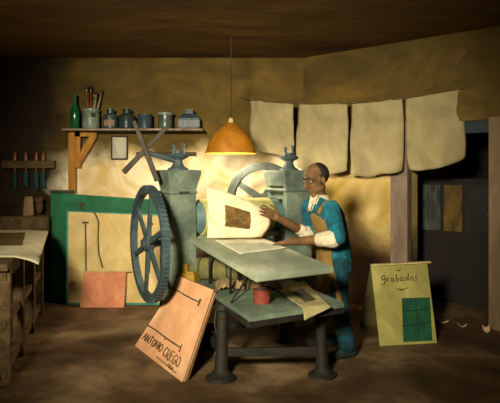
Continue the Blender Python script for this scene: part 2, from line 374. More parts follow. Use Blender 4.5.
# ------------------------------------------------------------------ things on the tray
ob = FL(172, 281, TZ); ochre = mat('ochre_block', '8a6a1c', 'b0892c', scale=6, rough=.7, c='9c7a24')
b0 = V((-.57, 4.90, TZ)); Mo = Matrix.Rotation(math.radians(-22), 3, 'Z')
bm = BM(); box(bm, b0+V((0, 0, .0425)), (.20, .13, .085), Mo, .006); box(bm, b0+Mo @ V((-.035, .01, .125)), (.10, .10, .08), Mo, .006)
box(bm, b0+Mo @ V((.06, -.05, .095)), (.075, .05, .02), Mo, .004)
tag(link('wooden_block', bm, ochre), 'small stepped yellow wooden block on the back left corner of the press tray', 'block')
r0, r1 = P(197, 267, 4.99), P(240, 271, 4.90); r0.z = r1.z = TZ+.104
felt = mat('felt_olive', '5a5530', '7b7644', scale=7, rough=.95, bump=.5)
bm = BM(); ax = (r1-r0); prof = []
lathe(bm, r0, [(.03, .005), (.09, 0), (.102, .012), (.102, ax.length-.012), (.09, ax.length), (.03, ax.length-.005)], 28, ax)
ro = tag(link('felt_roll', bm, felt, smooth=True, autos=50), 'rolled olive felt beside the yellow block on the press tray', 'roll')
for a in (.03, .30):
    bm = BM(); lathe(bm, r0+ax.normalized()*a, [(.1022, 0), (.1055, .003), (.1055, .022), (.1022, .025)], 28, ax)
    link('band', bm, mat('roll_band', '33391f', '464a2a'), ro, smooth=True, autos=40)
def rag(name, c, rx, ry, h, m, label, seed, n=30):
    bm = BM()
    def fn(u, v):
        x, y = u*2-1, v*2-1; r = math.hypot(x, y)
        k = 1-.30*max(0, r-.7)
        z = max(0, 1-r*r*.72)*h*(.45+.75*abs(noise.noise(V((x*1.7, y*1.7, seed)))) )+.35*h*abs(noise.noise(V((x*3.6, y*3.6, seed+3))))
        return V(c)+V((x*rx*k*(1+.25*noise.noise(V((x*1.5, y*1.5, seed+8)))), y*ry*k, .004+z))
    grid(bm, fn, n, n)
    return tag(link(name, bm, m, smooth=True, solid=.004), label, 'cloth')
ragm = mat('rag_dirty', '56482f', 'a89068', scale=10, rough=.95, bump=.3, c='75623f', contrast=.9)
rag('wiping_rag', (-.17, 4.58, TZ), .15, .10, .11, ragm, 'crumpled dirty cream rag on the tray next to the felt roll', 2.3)
rag('wiping_rag', (.13, 4.66, TZ), .15, .14, .12, ragm, 'crumpled dirty cream rag on the tray behind the stick and red tin', 9.1)
bm = BM(); tube(bm, [FL(231, 303.5, TZ)+V((0, 0, .012)), FL(247, 291, TZ)+V((0, 0, .10)), FL(262, 287, TZ)+V((.0, .1, .17))], [.007, .009, .009], 10)
tag(link('stirring_stick', bm, legm, smooth=True), 'dark thin stick leaning over the rag on the press tray', 'stick')
tc = FL(262, 303, TZ)
bm = BM(); lathe(bm, tc, [(.06, 0), (.066, .004), (.066, .098), (.068, .10), (.068, .108), (.062, .108), (.062, .085), (.002, .085)], 28, cap=True)
can = tag(link('ink_tin', bm, mat('tin_red', '6b2c20', '864030', scale=6, rough=.5), smooth=True, autos=35), 'short round red ink tin standing near the front of the press tray', 'tin')
bm = BM(); lathe(bm, tc+V((0, 0, .086)), [(.001, 0), (.061, 0), (.061, .012), (.001, .012)], 24); link('ink', bm, mat('ink_blue', '3a4644', '4c5854', rough=.3), can, smooth=True, autos=40)
bm = BM(); a_, b_, c_, d_ = FL(276, 291, TZ), FL(304, 282, TZ), FL(329, 305.0, TZ), FL(303, 309.2, TZ)
for q in (a_, b_, c_, d_): q.z += .006
drop = d_+V((.005, -.05, -.075)); dropc = c_+V((.01, -.05, -.01))
fa, fz = bil(a_, b_, c_, d_), bil(d_, c_, dropc, drop)
def drape(u, v):
    p = fa(u, v/.8) if v <= .8 else fz(1-0-(1-u), (v-.8)/.2)
    if v > .8:
        q = d_.lerp(c_, u); e = drop.lerp(dropc, u); p = q.lerp(e, (v-.8)/.2)
    p.z += .006*abs(noise.noise(V((u*3, v*3, 4)))); return p
grid(bm, drape, 16, 26)
dr = tag(link('draped_print', bm, mat('paper_tan', '8d8457', 'aca06e', scale=5, rough=.9), smooth=True, solid=.002), 'tan print with dark picture drooping over the front edge of the press tray', 'print')
bm = BM(); grid(bm, lambda u, v: drape(.30+.42*u, .22+.42*v)+V((0, 0, .005)), 8, 8); link('print_image', bm, mat('ink_grey', '2d2c1c', '55502f', scale=14, bump=0), dr, smooth=True)

# ------------------------------------------------------------------ stroke lettering
GL = {
 'A': [[(0, 0), (.4, 1), (.8, 0)], [(.15, .4), (.65, .4)]], 'N': [[(0, 0), (.02, 1), (.7, 0), (.72, 1)]],
 'T': [[(0, 1), (.8, .96)], [(.4, 1), (.38, 0)]], 'O': [[(.35, 1), (.05, .75), (0, .4), (.2, .03), (.5, 0), (.72, .35), (.68, .75), (.4, 1)]],
 'I': [[(.1, 1), (.1, 0)]], 'C': [[(.65, .85), (.4, 1), (.08, .75), (0, .35), (.2, .02), (.65, .12)]],
 'R': [[(0, 0), (.02, 1), (.5, .95), (.6, .7), (.45, .5), (.05, .48), (.7, -.05)]],
 'E': [[(.65, 1), (.03, .97), (0, 0), (.68, .03)], [(.02, .52), (.5, .54)]],
 'G': [[(.68, .85), (.4, 1), (.08, .75), (0, .35), (.2, .0), (.6, .05), (.68, .42), (.38, .42)]], ' ': [],
 'Gs': [[(.62, .85), (.35, 1.0), (.05, .8), (.02, .45), (.25, .3), (.55, .5), (.6, .75), (.58, .1), (.4, -.4), (.1, -.45), (.0, -.25)]],
 'r': [[(0, .1), (.12, .55), (.14, 0)], [(.14, .35), (.3, .55), (.45, .5)]],
 'a': [[(.5, .5), (.25, .58), (.03, .35), (.1, .05), (.35, .05), (.5, .3), (.52, .5), (.5, .08), (.65, .02)]],
 'b': [[(.15, 1.1), (.08, .5), (.08, .05), (.3, .0), (.5, .2), (.45, .48), (.2, .5), (.08, .3)]],
 'd': [[(.48, .45), (.25, .55), (.03, .3), (.12, .03), (.38, .08), (.52, .4), (.56, 1.1), (.52, .2), (.65, .02)]],
 'o': [[(.25, .55), (.02, .35), (.1, .03), (.35, .02), (.5, .28), (.38, .52), (.22, .55)]],
 's': [[(.5, .62), (.25, .66), (.15, .5), (.45, .28), (.42, .05), (.05, .0)]],
}
def strokes(bm, txt, at, h, w, fn, r, slant=0, jit=.03, gap=.26):
    """letters written along fn(x, y) -> point on the board, starting at `at`, x-size w, y-size h"""
    x, y = at
    for ch in txt:
        g = GL[ch]; wd = max([p[0] for s in g for p in s], default=.45)
        dy = random.uniform(-jit, jit)
        for s in g:
            pts = [fn(x+(p[0]+slant*p[1])*w, y+(p[1]+dy)*h) for p in s]
            tube(bm, pts, r, 5)
        x += (wd+gap)*w
    return x
lead = mat('brush_ink', '2e1f0c', '47320f', scale=20, bump=0)

def boardq(a, b, c, d, th, n):           # quad board given front corners, thickness backwards along n
    bm = BM(); slab(bm, [a, b, c, d], th, n); return bm
# portfolio leaning against the tray, signed along its foot
B1, B2, T2, T1_ = V((-1.055, 4.93, 0)), V((-.515, 4.08, 0)), V((-.300, 4.40, .63)), V((-.630, 4.83, .66))
pn = (B2-B1).cross(T1_-B1).normalized()
if pn.z < 0: pn = -pn
qd = bil(B1, B2, T2, T1_)
pk = mat('portfolio_pink', 'c98f60', 'e2b183', scale=2.2, rough=.85, bump=.2, c='d69f70')
pf = thing('portfolio', (B1+B2)/2, 'large salmon portfolio leaning on the press tray, hand lettered along its foot', 'portfolio')
cov = link('front_cover', boardq(B1+pn*.004, B2+pn*.004, T2+pn*.004, T1_+pn*.004, .007, -pn), pk, pf)
bk = V((.035, .005, 0))
link('back_cover', boardq(B1+bk-pn*.0, B2+bk, T2+bk*.5-pn*.01, T1_+bk*.5-pn*.01, .008, -pn), mat('portfolio_brown', '5a3d22', '6e4c2c', scale=4), pf)
bm = BM(); slab(bm, [B1+bk*.5+V((0, 0, .004)), B2+bk*.5+V((0, 0, .004)), T2+bk*.3-V((0, 0, .02)), T1_+bk*.3-V((0, 0, .02))], .006, -pn); link('loose_sheets', bm, mat('paper_edge', '9a7a50', 'b18f60'), pf)
rib = mat('ribbon_dark', '3b3524', '565036', scale=8)
for v in (.83, .30):
    bm = BM(); pp = [qd(u, v-.02*u+.004*math.sin(u*9))+pn*.008 for u in (0.0, .2, .4, .6, .80)]
    for p, q in zip(pp, pp[1:]): beam(bm, p, q, .012, .004, up=pn)
    e = qd(.80, v-.016)+pn*.009
    beam(bm, e+(qd(.8, v+.05)-qd(.8, v))*.8, e-(qd(.8, v+.05)-qd(.8, v))*.9, .016, .006, up=pn)
    link('tie', bm, rib, cov)
bm = BM(); fn = lambda x, y: qd(x, y)+pn*.007
strokes(bm, 'ANTONIO', (.05, .125), .09, .073, fn, .004, .0, .08, gap=.24)
xx = strokes(bm, 'CREGO', (.545, .105), .105, .077, fn, .004, .0, .10, gap=.2)
tube(bm, [fn(.45, .26), fn(.48, .285)], .004, 5)
tube(bm, [fn(.46, .055), fn(.58, .05), fn(.70, .045), fn(.82, .04)], .0035, 5)
tube(bm, [fn(.70, .05), fn(.72, .075), fn(.735, .03), fn(.755, .075), fn(.77, .03), fn(.79, .065), fn(.82, .035), fn(.88, .04)], .0035, 5)
link('lettering', bm, lead, cov)
for k, (dx, l) in enumerate(((.0, .50), (.025, .36))):
    s = T2.lerp(B2, .04)+V((.030+dx, .0, -.0)); bm = BM()
    tube(bm, [s+V((.012*math.sin(i*1.3+k*2), -.01*i/4, -i/8*l)) for i in range(9)]+([s+V((.05, -.06, -.575))] if k == 0 else []), .004, 6)
    link('ribbon', bm, rib, pf, smooth=True)
# portfolio standing open like a tent, with its written title
g1, g2 = FL(380, 346, 0), FL(437, 343, 0)
gt1, gt2 = P(371, 265.5, 5.28), P(427, 262.5, 5.36)
gq = bil(g1, g2, gt2, gt1); gn = (g2-g1).cross(gt1-g1).normalized()
if gn.y > 0: gn = -gn
gp = thing('portfolio', (g1+g2)/2+V((0, .25, 0)), 'yellow green portfolio with green corner and written title, stood open beside the doorway', 'portfolio')
gm = mat('portfolio_green_grey', '85803f', 'a89f5c', scale=2.5, rough=.85, bump=.2, c='98904e')
gc = link('front_cover', boardq(g1, g2, gt2, gt1, .012, -gn), gm, gp)
bk1, bk2 = g1+V((-.06, .62, 0)), g2+V((-.02, .60, 0))
link('back_cover', boardq(bk1, bk2, gt2-gn*.014, gt1-gn*.014, .012, V((0, 1, 0))), mat('cover_olive', '4d4624', '605730'), gp)
bm = BM(); beam(bm, gt1+V((0, 0, .004)), gt2+V((.03, 0, .006)), .05, .014); link('spine', bm, mat('spine_pale', 'a89a62', 'c2b47c'), gp)
gfn = lambda x, y: gq(x, y)+gn*.004
bm = BM(); poly = [gfn(*p) for p in ((.41, .03), (.92, .03), (.97, .55), (.47, .56))]
slab(bm, poly, .003, -gn)
gpan = link('green_panel', bm, mat('panel_green', '0f3d26', '1c5a38', scale=4, c='164a2e'), gc)
bm = BM(); vines = ((.42, .22, .93, .25), (.45, .40, .95, .415), (.68, .03, .71, .55), (.55, .22, .60, .40), (.80, .25, .78, .41))
for a, b, c, d in vines[:3]: tube(bm, [gfn(a, b)+gn*.002, gfn((a+c)/2, (b+d)/2-.01)+gn*.002, gfn(c, d)+gn*.002], .0035, 5)
link('panel_line', bm, mat('line_dark', '08200f', '0c2a16', bump=0), gpan)
bm = BM(); strokes(bm, ['Gs', 'r', 'a', 'b', 'a', 'd', 'o', 's'], (.15, .775), .085, .105, gfn, .0042, .12, .05, gap=.22)
tube(bm, [gfn(.42, .93), gfn(.47, .905), gfn(.52, .94)], .004, 5); tube(bm, [gfn(.40, .68), gfn(.50, .665), gfn(.60, .685), gfn(.44, .66), gfn(.52, .65)], .004, 5)
link('lettering', bm, lead, gc)

# ------------------------------------------------------------------ boards against the back wall
grn = mat('folder_green', '12502f', '22744a', scale=2.2, rough=.7, c='186038', stretch=(1, 1, .7))
y0 = 6.60
fg = thing('portfolio', (-1.85, 6.66, 0), 'very large dark green portfolio standing against the back wall below the shelf', 'portfolio')
a, b, c, d = V((-2.45, y0, 0)), V((-1.10, y0, 0)), V((-1.10, y0+.20, 1.24)), V((-2.53, y0+.20, 1.34))
link('front_cover', boardq(a, b, c, d, .02, V((0, 1, 0))), grn, fg)
bm = BM(); box(bm, (-2.38, y0+.19, 1.355), (.30, .07, .03)); link('spine_rag', bm, mat('spine_dark', '2a3320', '3d4229'), fg)
cy = 6.46
cf = thing('portfolio', (-1.65, cy+.03, 0), 'big cream portfolio with dark cord ties, propped on the green one', 'portfolio')
ca, cb, cc, cd = V((-2.205, cy, 0)), V((-1.02, cy, 0)), V((-1.02, cy+.17, 1.06)), V((-2.26, cy+.17, 1.115))
cq = bil(ca, cb, cc, cd); cn = V((0, -1, 0))
crm = mat('folder_cream', 'b59a5e', 'd6bf86', scale=1.8, rough=.85, c='c6ad70', bump=.15)
cov2 = link('front_cover', boardq(ca, cb, cc, cd, .014, V((0, 1, 0))), crm, cf)
bm = BM(); edge = mat('edge_teal', '1f6a5e', '3a8a78', scale=5)
beam(bm, cd+V((0, .012, .004)), cc+V((0, .012, .004)), .035, .016)
beam(bm, ca+V((0, -.004, .012)), cb+V((0, -.004, .012)), .012, .022); beam(bm, cd+V((.0, .0, .02)), ca+V((.0, .0, .02)), .02, .01)
link('cloth_edge', bm, edge, cf)
bm = BM(); f2 = lambda x, y: cq(x, y)+cn*.008
tube(bm, [f2(.185, .885), f2(.19, .6), f2(.195, .30)], .009, 6); beam(bm, f2(.155, .885), f2(.215, .888), .02, .02); link('tie', bm, rib, cov2)
bm = BM(); tube(bm, [f2(.27, 1.0), f2(.29, .97), f2(.315, .9), f2(.312, .7), f2(.32, .55), f2(.36, .40)], .009, 6); link('tie', bm, rib, cov2)
bm = BM(); tube(bm, [f2(.83, .9), f2(.84, .7), f2(.83, .35)], .009, 6); beam(bm, f2(.80, .9), f2(.86, .9), .02, .02); link('tie', bm, rib, cov2)
bm = BM(); tube(bm, [V((-2.12, y0+.15, 1.2)), V((-2.11, y0+.15, 1.12))], .014, 6); box(bm, (-2.12, y0+.14, 1.21), (.06, .03, .02)); link('tie', bm, rib, fg)
pp = thing('board', (-1.84, 6.38, 0), 'small salmon pink board resting on the floor against the cream portfolio', 'board')
pa, pb_, pc, pd = FL(80, 303, 0), FL(124.5, 302.5, 0), V((0, 0, 0)), V((0, 0, 0))
pa = V(((80-250)*6.33/F, 6.33, 0)); pb_ = V(((124-250)*6.33/F, 6.33, 0)); pc = V((pb_.x, 6.43, .405)); pd = V((pa.x+.01, 6.43, .40))
cvp = link('panel', boardq(pa, pb_, pc, pd, .014, V((0, 1, 0))), mat('board_pink', 'b5704c', 'd0926a', scale=3, rough=.85, c='c27f5a'), pp)
bm = BM(); beam(bm, pd+V((0, .005, .003)), pc+V((.06, .005, .003)), .02, .012); link('pale_edge', bm, mat('spine_pale', 'a89a62'), pp)

# ------------------------------------------------------------------ shelf and what stands on it
SY = 6.80; SZ = 2.13
wood_o = mat('wood_ochre', '8f5d12', 'b57c20', scale=4, rough=.6, stretch=(3, 3, .5), c='a26c18')
wood_d = mat('wood_shelf', '3b2a14', '6d5636', scale=4, rough=.55, stretch=(.4, 4, 4), c='4d381c')
sx0, sx1 = (62-250)*6.67/F, (203-250)*6.67/F
shf = thing('wall_shelf', ((sx0+sx1)/2, BACK-.02, SZ), 'long wooden wall shelf on an ochre post and bracket holding jars', 'shelf')
bm = BM(); box(bm, ((sx0+sx1)/2, (6.66+BACK)/2, SZ), (sx1-sx0, BACK-6.66, .03), bev=.004); link('shelf_board', bm, wood_d, shf)
bm = BM(); box(bm, ((sx0+sx1)/2, 6.655, SZ-.002), (sx1-sx0, .014, .022), bev=.004); link('worn_edge', bm, mat('worn_edge', '54402a', 'b5a08c', scale=22, stretch=(.5, 1, 1), contrast=1), shf)
bm = BM(); x0 = P(66.5, 0, 6.75).x; x1 = P(73, 0, 6.75).x; box(bm, ((x0+x1)/2, 6.84, (SZ-.015+1.33)/2), (x1-x0, .06, SZ-.015-1.33), bev=.004); link('post', bm, wood_o, shf)
bm = BM(); z0 = SZ-.018
q = [P(75, 0, 6.85), P(95, 0, 6.85), P(75, 0, 6.85)]
tri = [V((q[0].x, 6.86, z0)), V((q[1].x+.02, 6.86, z0)), V((q[1].x+.0, 6.86, z0-.06)), V((q[0].x+.07, 6.86, 1.70)), V((q[0].x, 6.86, 1.66))]
inn = [V((q[0].x+.075, 6.86, z0-.07)), V((q[1].x-.075, 6.86, z0-.07)), V((q[0].x+.075, 6.86, z0-.22))]
# bracket drawn as three bars round an open triangle
beam(bm, tri[0]+V((0, 0, -.03)), tri[1]+V((0, 0, -.03)), .06, .06); beam(bm, tri[0]+V((.035, 0, 0)), tri[4]+V((.035, 0, 0)), .07, .06, up=V((0, 1, 0)))
beam(bm, tri[1]+V((-.03, 0, -.04)), tri[4]+V((.04, 0, .06)), .08, .055, up=V((0, 1, 0))); link('bracket', bm, wood_o, shf)
bm = BM(); xr0, xr1 = P(136, 0, 6.9).x, P(196, 0, 6.9).x
box(bm, ((xr0+xr1)/2, BACK-.02, P(0, 154, 6.9).z), (xr1-xr0, .04, .05), bev=.005)
tag(link('wall_rail', bm, mat('rail_dark', '2c2415', '453922', stretch=(.5, 3, 3))), 'narrow dark wooden rail fixed to the back wall below the shelf', 'rail')
ST = SZ+.015
def shelfx(px): return (px-250)*SY/F
def turned(name, px, prof, m, label, cat, n=28, y=SY):
    bm = BM(); lathe(bm, (shelfx(px), y, ST), prof, n); return tag(link(name, bm, m, smooth=True, autos=40), label, cat)
bt = turned('glass_bottle', 75, [(.05, 0), (.058, .01), (.060, .20), (.055, .235), (.032, .29), (.022, .33), (.020, .42), (.025, .425), (.025, .44), (.018, .445)], mat('glass_green', '0d4526', '1f6a3c', scale=6, rough=.2, bump=.05, spec=.6), 'tall dark green glass bottle at the left end of the shelf', 'bottle')
jarm = mat('jar_grey', '5f7060', '8c9a84', scale=7, rough=.35, spec=.5, c='74846f')
jr = turned('brush_jar', 91, [(.10, 0), (.108, .012), (.108, .19), (.098, .205), (.106, .215), (.110, .225), (.110, .25), (.102, .252), (.098, .24), (.098, .03), (.001, .03)], jarm, 'wide grey green glass jar full of paint brushes on the shelf', 'jar')
bm = BM(); box(bm, (shelfx(95.5), SY-.105, ST+.17), (.05, .012, .05)); link('dark_tag', bm, mat('tag_dark', '22281f', '30362b'), jr)
bristle = mat('bristle', '2a1c10', '4a3320', scale=20)
bdata = [(86.5, 84.5, '8a3f1c', -.02, 'red brown handled brush, furthest left in the jar', .012), (90, 84, '7b3414', .03, 'rust handled brush with dark tip, second from left in the jar', .012), (93, 89.5, '6b5a30', .05, 'short dull olive brush in the middle of the jar', .012),
         (96.5, 91.5, 'a89468', .0, 'pale handled brush with broad dark bristles in the jar', .024), (101.5, 88.5, '9a9474', .03, 'pale thin brush leaning furthest right in the jar', .012)]
for px, py, colr, dy, lab, br in bdata:
    top = V((shelfx(px), SY+dy, HC-(py-HY)*SY/F)); bot = V((shelfx(91+(px-92)*.25), SY+dy*.4, ST+.045)); d = top-bot
    r = thing('paint_brush', bot, lab, 'brush', 'brushes in the jar on the shelf')
    bm = BM(); tube(bm, [bot, bot+d*.5, bot+d*.80], [.006, .011, .008], 8); link('handle', bm, mat('handle_'+colr, colr, colr, rough=.4), r, smooth=True)
    bm = BM(); tube(bm, [bot+d*.80, bot+d*.89], [.009, br*.9], 10); link('ferrule', bm, mat('ferrule', '8a8a78', 'b0ae9a', rough=.3, metal=.7), r, smooth=True)
    bm = BM(); tube(bm, [bot+d*.89, bot+d*.94, top], [br*.9, br*1.1, br*.35], 10); link('bristles', bm, bristle, r, smooth=True)
potm = mat('pot_slate', '2a3634', '46544f', scale=6, rough=.35, spec=.5, c='35423f')
p1 = turned('ink_bottle', 110.5, [(.08, 0), (.092, .01), (.094, .15), (.085, .18), (.045, .20), (.045, .225), (.052, .23), (.052, .25), (.01, .255)], potm, 'dark slate ink bottle with pinkish paper label on the shelf', 'bottle')
bm = BM(); loft(bm, [((shelfx(110.5), SY, ST+z), V((1, 0, 0)), V((0, -1, 0)), .0965, .0965) for z in (.035, .11)], n=12, ang=(-.75, .75)); link('paper_label', bm, mat('label_pink', '7d6450', '9a7f68', scale=9), p1, smooth=True)
turned('ink_bottle', 127, [(.09, 0), (.105, .012), (.108, .14), (.095, .175), (.05, .20), (.05, .225), (.058, .23), (.058, .25), (.01, .252)], mat('pot_black', '1e2a2a', '33403e', rough=.3, scale=6), 'blackish round ink bottle with short neck, just right of the labelled one', 'bottle')
turned('paint_tin', 145, [(.085, 0), (.09, .005), (.09, .165), (.094, .17), (.094, .185), (.088, .187), (.08, .175), (.001, .175)], mat('tin_slate', '24363a', '3b5054', rough=.4, scale=5), 'low blue grey tin in the middle of the shelf behind the crossed handle', 'tin')
j2 = turned('glass_jar', 165.5, [(.075, 0), (.088, .012), (.092, .11), (.078, .15), (.082, .165), (.098, .172), (.100, .205), (.092, .208), (.088, .17), (.085, .02), (.001, .02)], mat('jar_green_grey', '303d36', '5c6a58', scale=7, rough=.3, spec=.6), 'squat grey glass jar with wide rim, second from the right on the shelf', 'jar')
bm = BM(); lathe(bm, (shelfx(165.5), SY, ST), [(.099, .170), (.104, .174), (.104, .203), (.099, .207)], 28); link('rim_band', bm, mat('rim_pale', '58665a', '808c78', scale=9, rough=.35), j2, smooth=True, autos=40)
bm = BM(); X = shelfx(189.5)
R = []
for z, w, d_ in ((0, .25, .15), (.012, .27, .17), (.12, .27, .17), (.175, .20, .13), (.19, .13, .09), (.20, .10, .07), (.225, .10, .07), (.23, .115, .08), (.245, .115, .08)):
    R.append([bm.verts.new((X+i*w/2, SY+j*d_/2, ST+z)) for i, j in ((-1, -1), (1, -1), (1, 1), (-1, 1))])
for p, q in zip(R, R[1:]):
    for k in range(4): bm.faces.new((p[k], p[(k+1) % 4], q[(k+1) % 4], q[k]))
bm.faces.new(R[0][::-1]); bm.faces.new(R[-1]); bmesh.ops.bevel(bm, geom=bm.edges[:], offset=.008, segments=2, affect='EDGES')
tag(link('oil_can', bm, mat('can_slate', '223033', '374648', rough=.4, scale=5)), 'square shouldered slate can with small neck at the right end of the shelf', 'can')
# little mirror on the wall
mi = thing('wall_mirror', P(119, 158, 6.92), 'small dark framed mirror hanging on the back wall below the shelf', 'mirror')
a, b = P(111.5, 136.5, 6.91), P(127, 159, 6.91)
bm = BM()
for p, q in (((a.x, a.z), (b.x, a.z)), ((b.x, a.z), (b.x, b.z)), ((b.x, b.z), (a.x, b.z)), ((a.x, b.z), (a.x, a.z))):
    beam(bm, (p[0], 6.925, p[1]), (q[0], 6.925, q[1]), .018, .02, up=V((0, 1, 0)))
link('frame', bm, mat('frame_dark', '241c10', '3a2f1c'), mi)
bm = BM(); box(bm, ((a.x+b.x)/2, 6.93, (a.z+b.z)/2), (b.x-a.x, .012, a.z-b.z)); link('mirror_glass', bm, mat('mirror_grey', '8f8a72', 'b8b498', scale=5, rough=.35, stretch=(1, 1, .5), bump=0), mi)

# ------------------------------------------------------------------ hanging lamp
lc = V(((231-250)*5.85/F, 5.85, 0)); rim = HC-(153.5-HY)*5.85/F
lp = thing('pendant_lamp', (lc.x, lc.y, CEIL), 'wide orange pendant lamp hanging over the press', 'lamp')
bm = BM(); r_ = 25.5*5.85/F
lathe(bm, (lc.x, lc.y, rim), [(r_, 0), (r_*.985, .025), (r_*.90, .10), (r_*.72, .19), (r_*.46, .265), (r_*.25, .305), (.05, .325), (.03, .335)], 40, cap=False)
link('lamp_shade', bm, mat('shade_orange', '94600f', 'b97c1c', scale=4, rough=.6, trans=.08, c='a66c14'), lp, smooth=True, solid=.004)
bm = BM(); lathe(bm, (lc.x, lc.y, rim), [(.032, .32), (.034, .34), (.022, .38), (.012, .39)], 16); link('cap', bm, mat('cap_pale', 'b79a5e', 'cdb277'), lp, smooth=True)
bm = BM(); tube(bm, [(lc.x, lc.y, rim+.38), (lc.x, lc.y, CEIL)], .006, 8); link('cord', bm, mat('cord_dark', '382a12', '44351a'), lp)
bm = BM(); lathe(bm, (lc.x, lc.y, rim+.02), [(.002, 0), (.025, .008), (.04, .04), (.036, .07), (.02, .11), (.018, .16)], 18)
bulb = link('bulb', bm, mat('bulb_glow', 'ffe2b0', 'ffe8c0', emit=4, bump=0), lp, smooth=True)
bulb.visible_shadow = True

# ------------------------------------------------------------------ washing line with four sheets
L0, L1 = V((-.13, BACK-.005, 2.56)), RWP(2.10, 2.50, 0)
LD = L1-L0
def line_at(px):
    k = (px-250)/F     # X = k*Y
    t = (k*L0.y-L0.x)/(LD.x-k*LD.y); p = L0.lerp(L1, t); tt = (t-.0)
    p.z -= .13*math.sin(math.pi*min(max(tt, 0), 1))**.8; return p
bm = BM(); tube(bm, [L0]+[line_at(px) for px in range(250, 472, 8)]+[L1], .005, 6)
tag(link('clothes_line', bm, mat('cord_line', '3a2e18', '4d3f22'), smooth=True), 'thin dark cord strung across the room corner carrying hanging sheets', 'line')
LU = V((LD.x, LD.y, 0)).normalized(); LNr = V((LU.y, -LU.x, 0))
if LNr.y > 0: LNr = -LNr
shm = mat('sheet_linen', '92845c', 'b0a278', scale=2.2, rough=.95, bump=.3, c='a29468', trans=.1, bscale=5, brush=.18)
for i, (xa, xb, ya, yb, lab) in enumerate(((249, 292.5, 146, 157, 'cream sheet hung furthest left on the line, behind the press'), (298, 346.5, 168, 173, 'cream sheet hung above the bald man\'s head, second from left on the line'),
                                      (351.5, 402, 176, 171, 'cream sheet hung third from left on the line, between the man and the doorway'), (405.5, 461, 171, 160, 'cream sheet hung furthest right on the line, across the top of the doorway'))):
    pa_, pb2 = line_at(xa), line_at(xb)
    def fn(u, v, pa_=pa_, pb2=pb2, ya=ya, yb=yb, i=i):
        p = pa_.lerp(pb2, u)
        p.z -= .02*math.sin(math.pi*u)-.012
        zb = lambda pp, y: HC-(y-HY)*pp.y/F
        bot = zb(pa_, ya)*(1-u)+zb(pb2, yb)*u - .03*math.sin(math.pi*u)+.02*(2*u-1)**6*1.2
        q = p.copy(); q.z = p.z+(bot-p.z)*v
        w = .045*v*math.sin(u*math.pi*2+i*1.3)+.02*math.sin(u*9+i)*v+.035*noise.noise(V((u*2.2+i*7, v*2.2, 2)))+.014*noise.noise(V((u*6+i*7, v*5, 9)))+.03*(abs(2*u-1)**5)*(-1)
        q += LNr*w
        q.z += v*(.03*noise.noise(V((u*2.5+i*5, 1, 3)))); q += LU*(v*.018*noise.noise(V((v*3, i*4+round(u), 6))))
        q += LU*((u-.5)*.035*math.sin(v*3.0)*(1 if i != 0 else .3)+(.03*v if i == 3 else 0))
        return q
    bm = BM(); grid(bm, fn, 34, 30)
    tag(link('hanging_sheet', bm, shm, smooth=True, solid=.004), lab, 'sheet', 'sheets hung on the line')

# ------------------------------------------------------------------ work bench at the left
BT = .92
e0, e1 = V((-2.56, 6.90, 0)), V((-1.79, 3.95, 0)); ed = (e1-e0).normalized(); en = V((ed.y, -ed.x, 0))
if en.x > 0: en = -en
def BP(t, z, off=0): return e0+ed*t+en*off+V((0, 0, z))
EL = (e1-e0).length
bw = mat('bench_wood', '46361e', '6d5835', scale=4, rough=.75, stretch=(3, .6, 3), c='584526', bump=.3)
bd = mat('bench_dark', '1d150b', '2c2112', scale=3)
bench = thing('work_bench', BP(EL/2, 0, .5), 'dark wooden open framed work bench along the left side', 'bench')
bm = BM(); slab(bm, [BP(.46, BT), BP(EL, BT), BP(EL, BT, 1.1), BP(.46, BT, 1.3)], .05); link('bench_top', bm, bw, bench)
bm = BM(); slab(bm, [BP(-.0, 1.06), BP(.46, 1.06), V((-3.58, 6.45, 1.06)), V((-3.58, 6.92, 1.06))], .19); link('riser', bm, bw, bench)
for t in (.92, 1.62, 2.30, 2.95):
    bm = BM(); beam(bm, BP(t, 0, .035), BP(t, BT-.05, .035), .09, .07, up=ed, bev=.005); link('leg', bm, bw, bench)
    bm = BM(); beam(bm, BP(t, 0, .95), BP(t, BT-.05, .95), .09, .07, up=ed); link('leg', bm, bw, bench)
for z, h in ((.10, .07), (.46, .06), (BT-.09, .08)):
    bm = BM(); beam(bm, BP(.90, z, .04), BP(EL-.05, z, .04), .05, h, bev=.004); link('rail', bm, bw, bench)
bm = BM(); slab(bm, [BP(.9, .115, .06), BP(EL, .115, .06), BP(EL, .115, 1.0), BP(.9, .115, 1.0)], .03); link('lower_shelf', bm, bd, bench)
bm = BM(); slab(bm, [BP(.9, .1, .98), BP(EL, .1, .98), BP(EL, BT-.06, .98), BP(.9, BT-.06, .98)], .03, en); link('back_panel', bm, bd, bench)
rag('bench_rag', BP(2.38, .117, .22), .16, .16, .20, mat('rag_bench', '6b5a34', '8f7c4c', scale=9, c='7d6a3e'), 'crumpled ochre cloth on the low shelf inside the work bench', 5.5)
bm = BM()
tr, br, bl, tl = P(48.5, 229.5, 6.2), P(38.5, 258, 4.25), V((-2.75, 4.22, BT+.006)), V((-3.35, 6.34, BT+.006))
tr = V((tr.x, tr.y, BT+.008))
def bp_fn(u, v):      # u: left->right, v: near->far
    p = bil(bl, V((br.x, br.y, BT+.006)), tr, tl)(u, v)
    over = max(0, -(p-e0).dot(en))
    p.z -= over*.22
    k = max(0, (u-.9)/.1)*(1-v); p.z -= .02*k*k
    p.z += .004*math.sin(u*11)*v
    return p
grid(bm, bp_fn, 40, 20)
bs_ = tag(link('print_sheet', bm, mat('paper_bench', 'bcb38c', 'd8cea6', scale=3, rough=.9, c='cac099'), smooth=True, solid=.003), 'large pale sheet with brown print drooping over the edge of the left bench', 'print')
